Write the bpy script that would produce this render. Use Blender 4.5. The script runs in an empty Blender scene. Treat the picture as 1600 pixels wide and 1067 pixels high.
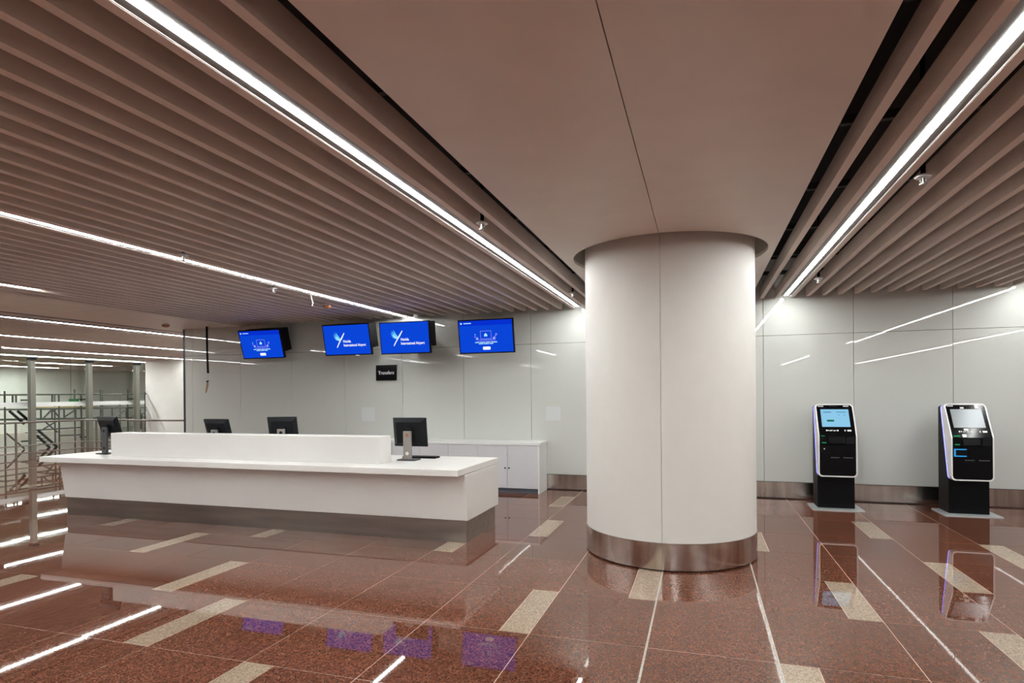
import bpy, bmesh, math, random
from mathutils import Vector, Matrix

# ------------------------------------------------------------------ camera
F_PX, YAW, PITCH, ROLL, CY = 933.1, math.radians(-17.635), math.radians(-0.284), math.radians(-0.511), 620.43
W_PX, H_PX = 1600, 1067
CAMZ = 1.65
fw = Vector((math.sin(YAW) * math.cos(PITCH), math.cos(YAW) * math.cos(PITCH), math.sin(PITCH)))
rt0 = Vector((math.cos(YAW), -math.sin(YAW), 0))
up0 = rt0.cross(fw)
rt = math.cos(ROLL) * rt0 + math.sin(ROLL) * up0
up = -math.sin(ROLL) * rt0 + math.cos(ROLL) * up0
scene = bpy.context.scene
cd = bpy.data.cameras.new('camera')
cam = bpy.data.objects.new('camera', cd)
scene.collection.objects.link(cam)
cam.matrix_world = Matrix(((rt.x, up.x, -fw.x, 0), (rt.y, up.y, -fw.y, 0), (rt.z, up.z, -fw.z, CAMZ), (0, 0, 0, 1)))
cd.sensor_width = 36.0
cd.lens = 36.0 * F_PX / W_PX
cd.shift_y = (CY - H_PX / 2) / W_PX
cd.clip_start = 0.05
cd.clip_end = 200
scene.camera = cam

# ------------------------------------------------------------------ world, exposure
world = bpy.data.worlds.new('world')
scene.world = world
world.use_nodes = True
world.node_tree.nodes['Background'].inputs[0].default_value = (0.9, 0.95, 1, 1)
world.node_tree.nodes['Background'].inputs[1].default_value = 0.05
vs = scene.view_settings
vs.view_transform = 'Standard'
vs.look = 'None'
vs.gamma = 1.0
vs.use_curve_mapping = False
vs.exposure = 0.0
LED = 96.0            # strength of the linear ceiling lights
LED_COL = (0.975, 1.0, 0.975)

random.seed(7)
C = scene.collection

# ------------------------------------------------------------------ helpers
def mat(name, color, rough=0.5, metal=0.0, emit=None, estr=0.0, ior=1.5, coat=0.0):
    m = bpy.data.materials.new(name)
    m.use_nodes = True
    b = m.node_tree.nodes['Principled BSDF']
    b.inputs['Base Color'].default_value = (*color, 1)
    b.inputs['Roughness'].default_value = rough
    b.inputs['Metallic'].default_value = metal
    b.inputs['IOR'].default_value = ior
    b.inputs['Coat Weight'].default_value = coat
    b.inputs['Coat Roughness'].default_value = 0.03
    if emit:
        b.inputs['Emission Color'].default_value = (*emit, 1)
        b.inputs['Emission Strength'].default_value = estr
    return m

def noise_var(m, scale, lo, hi, rough_amt=0.0, stretch=(1, 1, 1)):
    """gentle procedural mottling of a material's own colour (and roughness)"""
    nt = m.node_tree
    b = nt.nodes['Principled BSDF']
    col = tuple(b.inputs['Base Color'].default_value)[:3]
    g = nt.nodes.new('ShaderNodeNewGeometry')
    mp = nt.nodes.new('ShaderNodeMapping')
    mp.inputs['Scale'].default_value = stretch
    n = nt.nodes.new('ShaderNodeTexNoise')
    n.inputs['Scale'].default_value = scale
    n.inputs['Detail'].default_value = 4
    r = nt.nodes.new('ShaderNodeValToRGB')
    r.color_ramp.elements[0].position = 0.3
    r.color_ramp.elements[1].position = 0.7
    r.color_ramp.elements[0].color = (*[c * lo for c in col], 1)
    r.color_ramp.elements[1].color = (*[min(1, c * hi) for c in col], 1)
    nt.links.new(g.outputs['Position'], mp.inputs[0])
    nt.links.new(mp.outputs[0], n.inputs['Vector'])
    nt.links.new(n.outputs['Fac'], r.inputs[0])
    nt.links.new(r.outputs[0], b.inputs['Base Color'])
    if rough_amt:
        base = b.inputs['Roughness'].default_value
        mr = nt.nodes.new('ShaderNodeMapRange')
        mr.inputs[3].default_value = max(0, base - rough_amt)
        mr.inputs[4].default_value = base + rough_amt
        nt.links.new(n.outputs['Fac'], mr.inputs[0])
        nt.links.new(mr.outputs[0], b.inputs['Roughness'])
    return m

def granite(name, stops, rough=0.022):
    m = bpy.data.materials.new(name)
    m.use_nodes = True
    nt = m.node_tree
    b = nt.nodes['Principled BSDF']
    b.inputs['Roughness'].default_value = rough
    b.inputs['IOR'].default_value = 1.5
    g = nt.nodes.new('ShaderNodeNewGeometry')
    v = nt.nodes.new('ShaderNodeTexVoronoi')
    v.inputs['Scale'].default_value = 120
    n = nt.nodes.new('ShaderNodeTexNoise')
    n.inputs['Scale'].default_value = 60
    n.inputs['Detail'].default_value = 5
    n.inputs['Roughness'].default_value = 0.7
    big = nt.nodes.new('ShaderNodeTexNoise')
    big.inputs['Scale'].default_value = 1.6
    big.inputs['Detail'].default_value = 3
    sep = nt.nodes.new('ShaderNodeSeparateColor')
    for t in (v, n, big):
        nt.links.new(g.outputs['Position'], t.inputs['Vector'])
    nt.links.new(v.outputs['Color'], sep.inputs[0])
    mx = nt.nodes.new('ShaderNodeMath'); mx.operation = 'MULTIPLY_ADD'
    mx.inputs[1].default_value = 0.62
    nt.links.new(sep.outputs[0], mx.inputs[0])
    s2 = nt.nodes.new('ShaderNodeMath'); s2.operation = 'MULTIPLY'
    s2.inputs[1].default_value = 0.40
    nt.links.new(n.outputs['Fac'], s2.inputs[0])
    nt.links.new(s2.outputs[0], mx.inputs[2])
    r = nt.nodes.new('ShaderNodeValToRGB')
    els = r.color_ramp.elements
    els[0].position, els[0].color = stops[0][0], (*stops[0][1], 1)
    els[1].position, els[1].color = stops[-1][0], (*stops[-1][1], 1)
    for p, c in stops[1:-1]:
        e = els.new(p)
        e.color = (*c, 1)
    nt.links.new(mx.outputs[0], r.inputs[0])
    # tone differs a little from slab to slab and over a slab
    oi = nt.nodes.new('ShaderNodeObjectInfo')
    m1 = nt.nodes.new('ShaderNodeMapRange'); m1.inputs[3].default_value = 0.86; m1.inputs[4].default_value = 1.14
    nt.links.new(oi.outputs['Random'], m1.inputs[0])
    m2 = nt.nodes.new('ShaderNodeMapRange'); m2.inputs[3].default_value = 0.82; m2.inputs[4].default_value = 1.18
    nt.links.new(big.outputs['Fac'], m2.inputs[0])
    mm = nt.nodes.new('ShaderNodeMath'); mm.operation = 'MULTIPLY'
    nt.links.new(m1.outputs[0], mm.inputs[0]); nt.links.new(m2.outputs[0], mm.inputs[1])
    vm = nt.nodes.new('ShaderNodeVectorMath'); vm.operation = 'SCALE'
    nt.links.new(r.outputs[0], vm.inputs[0]); nt.links.new(mm.outputs[0], vm.inputs['Scale'])
    nt.links.new(vm.outputs[0], b.inputs['Base Color'])
    return m

def emis(name, col, s):
    m = bpy.data.materials.new(name)
    m.use_nodes = True
    nt = m.node_tree
    nt.nodes.clear()
    o = nt.nodes.new('ShaderNodeOutputMaterial')
    e = nt.nodes.new('ShaderNodeEmission')
    e.inputs[0].default_value = (*col, 1)
    e.inputs[1].default_value = s
    nt.links.new(e.outputs[0], o.inputs[0])
    return m

def glassmat(name, tint, base=0.04):
    m = bpy.data.materials.new(name)
    m.use_nodes = True
    nt = m.node_tree
    nt.nodes.clear()
    o = nt.nodes.new('ShaderNodeOutputMaterial')
    t = nt.nodes.new('ShaderNodeBsdfTransparent'); t.inputs[0].default_value = (*tint, 1)
    g = nt.nodes.new('ShaderNodeBsdfGlossy'); g.inputs['Roughness'].default_value = 0.02
    f = nt.nodes.new('ShaderNodeFresnel'); f.inputs[0].default_value = 1.45
    x = nt.nodes.new('ShaderNodeMixShader')
    nt.links.new(f.outputs[0], x.inputs[0]); nt.links.new(t.outputs[0], x.inputs[1]); nt.links.new(g.outputs[0], x.inputs[2])
    nt.links.new(x.outputs[0], o.inputs[0])
    return m

def link(o, parent=None):
    C.objects.link(o)
    if parent is not None:
        o.parent = parent
    return o

def mesh_of(name, verts, faces, m, smooth=False):
    me = bpy.data.meshes.new(name)
    me.from_pydata([tuple(v) for v in verts], [], faces)
    me.materials.append(m)
    if smooth:
        for p in me.polygons: p.use_smooth = True
    me.update()
    return me

class MB:
    """collects shapes for one mesh"""
    def __init__(s): s.v = []; s.f = []
    def add(s, v, f):
        k = len(s.v); s.v += [Vector(q) for q in v]; s.f += [tuple(i + k for i in q) for q in f]; return s
    def box(s, x0, x1, y0, y1, z0, z1):
        return s.add([(x0, y0, z0), (x1, y0, z0), (x1, y1, z0), (x0, y1, z0), (x0, y0, z1), (x1, y0, z1), (x1, y1, z1), (x0, y1, z1)],
                     [(0, 3, 2, 1), (4, 5, 6, 7), (0, 1, 5, 4), (1, 2, 6, 5), (2, 3, 7, 6), (3, 0, 4, 7)])
    def prism_x(s, prof, x0, x1):        # prof: (y, z) polygon, extruded along x
        n = len(prof)
        v = [(x0, y, z) for y, z in prof] + [(x1, y, z) for y, z in prof]
        f = [tuple(range(n - 1, -1, -1)), tuple(range(n, 2 * n))] + [(i, (i + 1) % n, n + (i + 1) % n, n + i) for i in range(n)]
        return s.add(v, f)
    def prism_z(s, prof, z0, z1):        # prof: (x, y) polygon
        n = len(prof)
        v = [(x, y, z0) for x, y in prof] + [(x, y, z1) for x, y in prof]
        f = [tuple(range(n - 1, -1, -1)), tuple(range(n, 2 * n))] + [(i, (i + 1) % n, n + (i + 1) % n, n + i) for i in range(n)]
        return s.add(v, f)
    def tube(s, pts, r, n=8):
        pts = [Vector(p) for p in pts]
        rings = []
        for i, p in enumerate(pts):
            d = (pts[min(i + 1, len(pts) - 1)] - pts[max(i - 1, 0)]).normalized()
            a = d.orthogonal().normalized() if i == 0 else (a - d * a.dot(d)).normalized()
            b = d.cross(a)
            rings.append([p + r * (math.cos(t * 2 * math.pi / n) * a + math.sin(t * 2 * math.pi / n) * b) for t in range(n)])
        v = [q for ring in rings for q in ring]
        f = []
        for i in range(len(pts) - 1):
            for t in range(n):
                f.append((i * n + t, i * n + (t + 1) % n, (i + 1) * n + (t + 1) % n, (i + 1) * n + t))
        f.append(tuple(range(n - 1, -1, -1))); f.append(tuple((len(pts) - 1) * n + t for t in range(n)))
        return s.add(v, f)
    def lathe(s, prof, n=20, cx=0, cy=0):  # prof: (r, z)
        v = []
        for r, z in prof:
            v += [(cx + r * math.cos(t * 2 * math.pi / n), cy + r * math.sin(t * 2 * math.pi / n), z) for t in range(n)]
        f = []
        for i in range(len(prof) - 1):
            for t in range(n):
                f.append((i * n + t, i * n + (t + 1) % n, (i + 1) * n + (t + 1) % n, (i + 1) * n + t))
        f.append(tuple(range(n - 1, -1, -1))); f.append(tuple((len(prof) - 1) * n + t for t in range(n)))
        return s.add(v, f)
    def poly(s, pts):
        return s.add(pts, [tuple(range(len(pts)))])
    def xf(s, M):
        s.v = [M @ q for q in s.v]; return s
    def build(s, name, m, parent=None, loc=None, bevel=0.0, smooth=False):
        me = mesh_of(name, s.v, s.f, m, smooth)
        o = bpy.data.objects.new(name, me)
        if bevel:
            bm = bmesh.new(); bm.from_mesh(me)
            bmesh.ops.remove_doubles(bm, verts=bm.verts, dist=1e-5)
            es = [e for e in bm.edges if len(e.link_faces) == 2 and e.calc_face_angle(0) > 0.6]
            bmesh.ops.bevel(bm, geom=es, offset=bevel, segments=2, affect='EDGES', profile=0.5)
            bm.to_mesh(me); bm.free()
        if loc is not None: o.location = loc
        return link(o, parent)

def tag(o, label, cat, group=None):
    o['label'] = label; o['category'] = cat
    if group: o['group'] = group
    return o
def thing(name, label, cat, loc=(0, 0, 0), rz=0, group=None):
    o = bpy.data.objects.new(name, None)
    o.empty_display_size = 0.1
    o.location = loc; o.rotation_euler = (0, 0, rz)
    C.objects.link(o)
    return tag(o, label, cat, group)
def struct(o):
    o['kind'] = 'structure'; return o
def stuff(o):
    o['kind'] = 'stuff'; return o
def rrect(x0, x1, y0, y1, r, n=5):
    out = []
    for cx, cy, a0 in ((x1 - r, y0 + r, -90), (x1 - r, y1 - r, 0), (x0 + r, y1 - r, 90), (x0 + r, y0 + r, 180)):
        for i in range(n + 1):
            a = math.radians(a0 + 90 * i / n)
            out.append((cx + r * math.cos(a), cy + r * math.sin(a)))
    return out
def text_mesh(txt, size, depth=0.0, align='LEFT', space=1.0, bold=0.0):
    cu = bpy.data.curves.new('t', 'FONT')
    cu.body = txt; cu.size = size; cu.extrude = depth; cu.align_x = align; cu.space_line = space
    cu.resolution_u = 3; cu.offset = bold
    o = bpy.data.objects.new('t', cu); C.objects.link(o)
    bpy.context.view_layer.update()
    me = bpy.data.meshes.new_from_object(o)
    bpy.data.objects.remove(o); bpy.data.curves.remove(cu)
    return me

# ------------------------------------------------------------------ materials
M = {}
M['granite'] = granite('red_granite', [(0.10, (0.032, 0.011, 0.007)), (0.38, (0.092, 0.031, 0.018)), (0.62, (0.152, 0.054, 0.031)), (0.84, (0.225, 0.095, 0.057)), (0.97, (0.42, 0.26, 0.17))])
M['beige'] = granite('beige_granite', [(0.10, (0.185, 0.132, 0.095)), (0.45, (0.315, 0.235, 0.17)), (0.75, (0.40, 0.31, 0.23)), (0.95, (0.50, 0.42, 0.33))])
M['grout'] = mat('grout', (0.50, 0.36, 0.29), 0.6)
M['joint'] = noise_var(mat('joint_filler', (0.42, 0.38, 0.33), 0.5), 40, 0.7, 1.15)
M['wall_glass'] = mat('back_painted_glass', (0.60, 0.612, 0.58), 0.004, ior=1.5)
M['backing'] = mat('dark_backing', (0.05, 0.05, 0.05), 0.7)
M['plaster'] = noise_var(mat('white_plaster', (0.74, 0.72, 0.68), 0.6), 3, 0.97, 1.03)
M['steel'] = noise_var(mat('brushed_steel', (0.60, 0.555, 0.515), 0.19, 1.0), 5, 0.85, 1.15, 0.05, (3, 3, 0.2))
M['slat'] = noise_var(mat('slat_aluminium', (0.76, 0.655, 0.585), 0.45), 2, 0.95, 1.05)
M['soffit'] = noise_var(mat('soffit_panel', (0.77, 0.69, 0.625), 0.36), 4, 0.97, 1.03)
M['plenum'] = mat('plenum_black', (0.012, 0.012, 0.013), 0.9)
M['carrier'] = mat('carrier_rail', (0.05, 0.055, 0.06), 0.4, 0.6)
M['alu'] = mat('light_housing', (0.22, 0.215, 0.21), 0.6)
M['led'] = emis('led_diffuser', LED_COL, LED)
M['column'] = noise_var(mat('column_cladding', (0.715, 0.695, 0.66), 0.5), 6, 0.985, 1.015)
M['collar'] = mat('collar_beige', (0.42, 0.38, 0.31), 0.5)
M['counter'] = noise_var(mat('solid_surface', (0.83, 0.81, 0.785), 0.28), 3, 0.985, 1.015)
M['plinth'] = noise_var(mat('plinth_steel', (0.46, 0.43, 0.40), 0.36, 1.0), 4, 0.85, 1.12, 0.05, (0.3, 3, 3))
M['cabinet'] = mat('grey_laminate', (0.64, 0.63, 0.66), 0.4)
M['cabtop'] = mat('white_laminate', (0.82, 0.82, 0.81), 0.35)
M['kick'] = mat('toe_kick', (0.12, 0.14, 0.18), 0.4)
M['black'] = mat('black_plastic', (0.004, 0.004, 0.005), 0.4, ior=1.2)
M['blackgloss'] = mat('black_gloss', (0.004, 0.004, 0.005), 0.12, ior=1.3)
M['dark'] = mat('dark_grey_plastic', (0.009, 0.010, 0.012), 0.4, ior=1.25)
M['graymet'] = mat('grey_stand', (0.36, 0.34, 0.32), 0.35, 0.7)
M['darkstand'] = mat('dark_stand', (0.06, 0.06, 0.065), 0.4)
M['white'] = mat('white_plastic', (0.85, 0.84, 0.83), 0.3)
M['whiteprint'] = mat('white_print', (0.88, 0.88, 0.88), 0.4, emit=(1, 1, 1), estr=0.0)
M['pale'] = mat('pale_sheet', (0.655, 0.67, 0.67), 0.25)
M['chrome'] = mat('chrome', (0.75, 0.74, 0.72), 0.15, 1.0)
M['plate'] = mat('satin_plate', (0.55, 0.58, 0.59), 0.3, 0.4)
M['orange'] = mat('orange_cap', (0.42, 0.16, 0.07), 0.5)
M['tan'] = mat('tan_cord', (0.42, 0.27, 0.12), 0.6)
M['greensteel'] = mat('grey_green_steel', (0.21, 0.205, 0.175), 0.4, 0.3)
M['galv'] = mat('scaffold_tube', (0.10, 0.095, 0.085), 0.45, 0.4)
M['rail'] = mat('rail_steel', (0.20, 0.175, 0.155), 0.35, 0.7)
M['glass'] = glassmat('clear_green_glass', (0.90, 0.96, 0.925))
M['frost'] = mat('frosted_band', (0.78, 0.81, 0.79), 0.5)
M['blue'] = emis('screen_blue', (0.003, 0.06, 0.68), 1.0)
M['bluehead'] = emis('screen_blue_header', (0.002, 0.03, 0.62), 1.0)
M['cyan'] = emis('screen_cyan', (0.14, 0.62, 0.95), 1.0)
M['paleblue'] = emis('screen_pale_blue', (0.45, 0.80, 1.0), 1.0)
M['lilac'] = emis('screen_lilac', (0.22, 0.24, 0.92), 1.0)
M['swhite'] = emis('screen_white', (0.95, 0.96, 1.0), 1.0)
M['kscreen'] = emis('kiosk_screen', (0.27, 0.58, 0.82), 1.0)
M['kline'] = emis('kiosk_screen_line', (0.10, 0.27, 0.42), 1.0)
M['kgreen'] = emis('kiosk_screen_green', (0.01, 0.16, 0.10), 1.0)
M['ledblue'] = emis('led_blue', (0.20, 0.22, 1.0), 4.0)
M['ledcyan'] = emis('led_cyan', (0.03, 0.28, 0.62), 1.2)
M['ledgreen'] = emis('led_green', (0.02, 0.30, 0.12), 1.0)
M['greysc'] = mat('grey_protective_screen', (0.17, 0.18, 0.19), 0.30, 0.5)
M['exitgreen'] = emis('exit_green', (0.01, 0.16, 0.04), 0.8)

CZ = 3.09          # underside of slats, soffit and lights
YW = 10.03         # face of the back wall
XL, XR, YB, YF = -31.0, 11.5, -17.0, 26.0
COLX, COLY, COLR = -0.34, 6.52, 0.86

# ------------------------------------------------------------------ floor with granite tiles
fl = MB().box(XL, XR, YB, YF, -0.2, -0.0014).build('floor', M['grout'])
struct(fl)
PX, PY, X0, Y0 = 0.79, 0.911, -0.355, 3.03
strips = {(-2, 1): 'R', (-2, 4): 'L', (-1, 2): 'R', (1, 2): 'R', (1, 0): 'L', (1, 4): 'L', (2, 5): 'R', (2, 1): 'R', (3, 3): 'L', (4, 4): 'L',
          (-3, 6): 'R', (-3, 3): 'L', (-3, -1): 'L', (-5, 0): 'R', (-6, 1): 'R', (-6, 3): 'L', (-7, 2): 'L', (-9, 3): 'L', (-8, 0): 'R',
          (-5, 6): 'L', (-8, 5): 'R', (-11, 4): 'R', (-12, 2): 'L', (5, 2): 'R', (6, 5): 'L', (0, -1): 'R', (-10, 7): 'L', (-13, 6): 'R', (-15, 5): 'L'}
GAP = 0.006
def tile_mesh(w, m):
    t = MB().box(-w / 2 + GAP / 2, w / 2 - GAP / 2, -PY / 2 + GAP / 2, PY / 2 - GAP / 2, -0.006, 0.0)
    return mesh_of('tile', t.v, [q for i, q in enumerate(t.f) if i != 0], m)
SW = 0.218
tm = {'full': tile_mesh(PX, M['granite']), 'rest': tile_mesh(PX - SW, M['granite']), 'strip': tile_mesh(SW, M['beige'])}
def proj_size(x, y):
    d = Vector((x, y, 0)) - Vector((0, 0, CAMZ))
    dep = d.dot(fw)
    if dep < 0.8: return -1
    u = 800 + F_PX * d.dot(rt) / dep; v = CY - F_PX * d.dot(up) / dep
    if u < -330 or u > 1930 or v > 1300: return -1
    return CAMZ / (dep ** 3)
cells = []
ncol0, ncol1 = int((XL - X0) // PX) + 1, int((XR - X0) // PX)
nrow0, nrow1 = int((YB - Y0) // PY) + 1, int((YF - Y0) // PY)
for c in range(ncol0, ncol1):
    for r in range(nrow0, nrow1):
        x = X0 + c * PX; y = Y0 + (r + 0.5) * PY
        if y - PY / 2 > YW and x > -10.6: continue
        s = strips.get((c, r))
        if s == 'L':
            cells += [('strip', x + SW / 2, y), ('rest', x + SW + (PX - SW) / 2, y)]
        elif s == 'R':
            cells += [('rest', x + (PX - SW) / 2, y), ('strip', x + PX - SW / 2, y)]
        else:
            cells.append(('full', x + PX / 2, y))
cells.sort(key=lambda q: -proj_size(q[1], q[2]))
rest = MB()
for i, (k, x, y) in enumerate(cells):
    if i < 292 and proj_size(x, y) > 0:
        o = bpy.data.objects.new('tile', tm[k])
        o.location = (x, y, 0)
        o.rotation_euler = (random.uniform(-0.0009, 0.0009), random.uniform(-0.0009, 0.0009), 0)
        link(o, fl)
    else:
        w = {'full': PX, 'rest': PX - SW, 'strip': SW}[k]
        rest.add([(x - w / 2 + GAP / 2, y - PY / 2 + GAP / 2, 0), (x + w / 2 - GAP / 2, y - PY / 2 + GAP / 2, 0), (x + w / 2 - GAP / 2, y + PY / 2 - GAP / 2, 0), (x - w / 2 + GAP / 2, y + PY / 2 - GAP / 2, 0)], [(0, 1, 2, 3)])
stuff(rest.build('tile_field', M['granite'], fl))
for xx, y1, w in ((X0, 5.65, 0.007), (X0 + PX, 6.3, 0.006)):
    b = MB()
    b.box(xx - w, xx + w, 0.5, y1, -0.004, 0.0012)
    b.build('joint_filler', M['joint'], fl)

# ------------------------------------------------------------------ walls
wb = struct(MB().box(-10.5, XR + 0.2, YW + 0.03, YW + 0.25, 0, 4.0).build('wall_back', M['backing']))
seams = [-10.5, -10.3, -9.05, -7.80, -6.57, -5.335, -4.10, -2.835, -1.585, -0.335, 0.915, 2.16, 3.42, 4.67, 5.92, 7.17, 8.42, 9.67, 10.92, XR]
for i in range(len(seams) - 1):
    a, b_ = seams[i], seams[i + 1]
    for z0, z1 in ((0.262, 2.52), (2.52, 3.7)):
        w, h = b_ - a - 0.006, z1 - z0 - 0.006
        p = MB().box(-w / 2, w / 2, 0, 0.02, -h / 2, h / 2).build('panel', M['wall_glass'], wb, ((a + b_) / 2, YW, (z0 + z1) / 2))
        p.rotation_euler = (random.gauss(0, 0.0008), 0, random.gauss(0, 0.0010))
bb = struct(MB().box(-10.5, XR, YW + 0.005, YW + 0.03, 0.0, 0.2595).build('baseboard_back', M['backing']))
xs = [-10.5, -8.0, -5.5, -3.0, -0.5, 2.35, 4.85, 7.35, 9.85, XR]
for a, b_ in zip(xs, xs[1:]):
    MB().box(a + 0.001, b_ - 0.001, YW - 0.012, YW + 0.004, 0.016, 0.258).build('steel_strip', M['steel'], bb)
struct(MB().box(XR, XR + 0.2, YB, YW + 0.25, 0, 4.0).build('wall_right', M['plaster']))
struct(MB().box(XL, XR, YB - 0.2, YB, 0, 4.0).build('wall_rear', M['plaster']))
struct(MB().box(XL - 0.2, XL, YB, YF, 0, 4.0).build('wall_left', M['plaster']))
struct(MB().box(XL, -10.5, YF, YF + 0.2, 0, 4.0).build('wall_far', M['plaster']))
struct(MB().box(-10.5, -10.3, YW + 0.25, YF, 0, 4.0).build('wall_return', M['plaster']))
pier = struct(MB().box(-21.05, -10.5, 18.2, 18.45, 0, 4.0).build('wall_pier', M['plaster']))
struct(MB().box(-10.545, -10.5, YW - 0.004, YW + 0.03, 0, CZ).build('trim_1', M['carrier']))

# ------------------------------------------------------------------ ceiling: black plenum, slats, soffit panels
ce = struct(MB().box(XL, XR, YB, YF, 3.95, 4.1).build('ceiling', M['plenum']))
SLATW, SLATH = 0.054, 0.145
YS0, YS1 = YB + 0.02, YW - 0.07
def slat_mesh(y0, y1):
    t = MB().box(-SLATW / 2, SLATW / 2, y0, y1, CZ, CZ + SLATH)
    return mesh_of('slat', t.v, t.f, M['slat'])
sm = slat_mesh(YS0, YS1)
slat_x = [-1.85 - 0.2155 * k for k in range(-1, 34)] + [0.89 + 0.216 * k for k in range(0, 49)]
for x in slat_x:
    o = bpy.data.objects.new('slat', sm); o.location = (x, 0, 0); link(o, ce)
# carrier rails across the slats
for y in [-15.2 + 1.2 * k for k in range(21)]:
    for a, b_ in ((-8.98, -1.55), (0.80, XR - 0.05)):
        MB().box(a, b_, y - 0.02, y + 0.02, CZ + SLATH, CZ + SLATH + 0.05).build('carrier_rail', M['carrier'], ce)
# flat panels of the strip between the two slat fields
for y0, y1 in ((YB, 2.0), (2.0, 4.6), (4.6, 7.2), (7.2, YW - 0.0)):
    MB().box(-10.98, -9.02, y0 + 0.003, y1 - 0.003, CZ, CZ + 0.03).build('panel', M['soffit'], ce)
MB().box(-10.98, -10.52, YW + 0.01, YF, CZ, CZ + 0.03).build('panel', M['soffit'], ce)
MB().box(-11.05, -10.98, YB, YF, CZ - 0.005, CZ + 0.2).build('edge_trim', M['carrier'], ce)
# soffit over the column: two long panels with the column opening cut out
SX0, SX1, SEAM, HR = -1.425, 0.718, -0.36, 0.985
def soffit_half(side):
    n = 40
    arc = []
    for i in range(n + 1):
        if side < 0: a = math.pi * 1.5 - math.pi * i / n      # from front (-y) round the left to the back
        else: a = -math.pi / 2 + math.pi * i / n
        arc.append((COLX + HR * math.cos(a), COLY + HR * math.sin(a)))
    g = 0.0028
    xs_ = SEAM - g if side < 0 else SEAM + g
    arc[0] = (xs_, arc[0][1]); arc[-1] = (xs_, arc[-1][1])
    xo = SX0 if side < 0 else SX1
    b = MB()
    z0, z1 = CZ, CZ + 0.035
    Y = [YB] + [q[1] for q in arc] + [YW - 0.01]
    xi = [xs_] + [q[0] for q in arc] + [xs_]
    lo = [(xi[k], Y[k], z0) for k in range(len(Y))]; lo2 = [(xo, Y[k], z0) for k in range(len(Y))]
    hi = [(xi[k], Y[k], z1) for k in range(len(Y))]; hi2 = [(xo, Y[k], z1) for k in range(len(Y))]
    N = len(Y)
    v = lo + lo2 + hi + hi2
    f = []
    for k in range(N - 1):
        q = (k, k + 1, N + k + 1, N + k)
        f.append(q if side > 0 else q[::-1])
        q = (2 * N + k, 3 * N + k, 3 * N + k + 1, 2 * N + k + 1)
        f.append(q if side > 0 else q[::-1])
        f.append((k, 2 * N + k, 2 * N + k + 1, k + 1)); f.append((N + k, N + k + 1, 3 * N + k + 1, 3 * N + k))
    b.add(v, f)
    b.build('panel', M['soffit'], ce)
soffit_half(-1); soffit_half(1)
MB().box(SEAM - 0.05, SEAM + 0.05, YB, COLY - HR, CZ + 0.036, CZ + 0.07).build('carrier_rail', M['carrier'], ce)
n = 72
col_in = MB()
prof = [(HR + 0.012, CZ + 0.036), (HR + 0.012, CZ + 0.30), (COLR + 0.01, CZ + 0.30)]
v = []; f = []
for r_, z_ in prof:
    v += [(COLX + r_ * math.cos(t * 2 * math.pi / n), COLY + r_ * math.sin(t * 2 * math.pi / n), z_) for t in range(n)]
for i in range(len(prof) - 1):
    for t in range(n): f.append((i * n + t, i * n + (t + 1) % n, (i + 1) * n + (t + 1) % n, (i + 1) * n + t))
col_in.add(v, f)
col_in.build('collar', M['collar'], ce, smooth=False)

# ------------------------------------------------------------------ linear lights
def linear_light(x, y0, y1, label, group=None, z=CZ, w=0.052, wide=0.150, simple=False):
    t = thing('linear_light', label, 'ceiling light', (x, (y0 + y1) / 2, z), 0, group)
    h = (y1 - y0) / 2
    hb = MB()
    hb.box(-wide / 2, -w / 2, -h, h, 0.006, 0.085)
    hb.box(w / 2, wide / 2, -h, h, 0.006, 0.085)
    hb.box(-w / 2, w / 2, -h, h, 0.03, 0.085)
    hb.build('housing', M['alu'], t)
    MB().box(-w / 2 + 0.0005, w / 2 - 0.0005, -h + 0.002, h - 0.002, 0.004, 0.029).build('diffuser', M['led'], t)
    if not simple:
        sx = -1 if x < 0 else 1
        a, b_ = sorted((sx * (wide / 2 + 0.0045), sx * (wide / 2 + 0.0005)))
        MB().box(a, b_, -h, h, 0.002, 0.02).build('edge_trim', M['white'], t)
    return t
linear_light(-1.957, -6.0, 9.78, 'long white linear light in the slats, over the counter end, beside the column soffit')
linear_light(-5.19, -1.6, 9.9, 'long white linear light in the slats that ends above the twin logo screens')
linear_light(-8.423, -1.35, 5.7, 'white linear light near the last slats, ending beside the plain ceiling strip')
linear_light(1.214, -6.0, 9.78, 'long white linear light in the slats that meets the wall before the kiosks')
linear_light(4.238, -0.4, 9.78, 'white linear light in the slats on the far side of the kiosks')
linear_light(7.478, -14.0, 9.95, 'white linear light past the kiosks, toward the side wall')
for xx, y0, y1, lb in ((-1.957, -15.5, -7.4, 'white linear light far behind the column, on the counter side of the soffit'),
                       (1.214, -15.5, -7.4, 'white linear light far behind the column, on the kiosk side of the soffit'),
                       (4.238, -15.5, -7.3, 'white linear light far from the kiosks, second from the soffit'),
                       (-5.19, -15.5, -8.0, 'white linear light far from the logo screens, second from the soffit'),
                       (-8.423, -12.1, -7.9, 'short white linear light far from the counter beside the plain ceiling strip')):
    linear_light(xx, y0, y1, lb)
FARX = [-11.738, -15.186, -18.85, -21.867, -25.746, -29.41]
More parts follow.
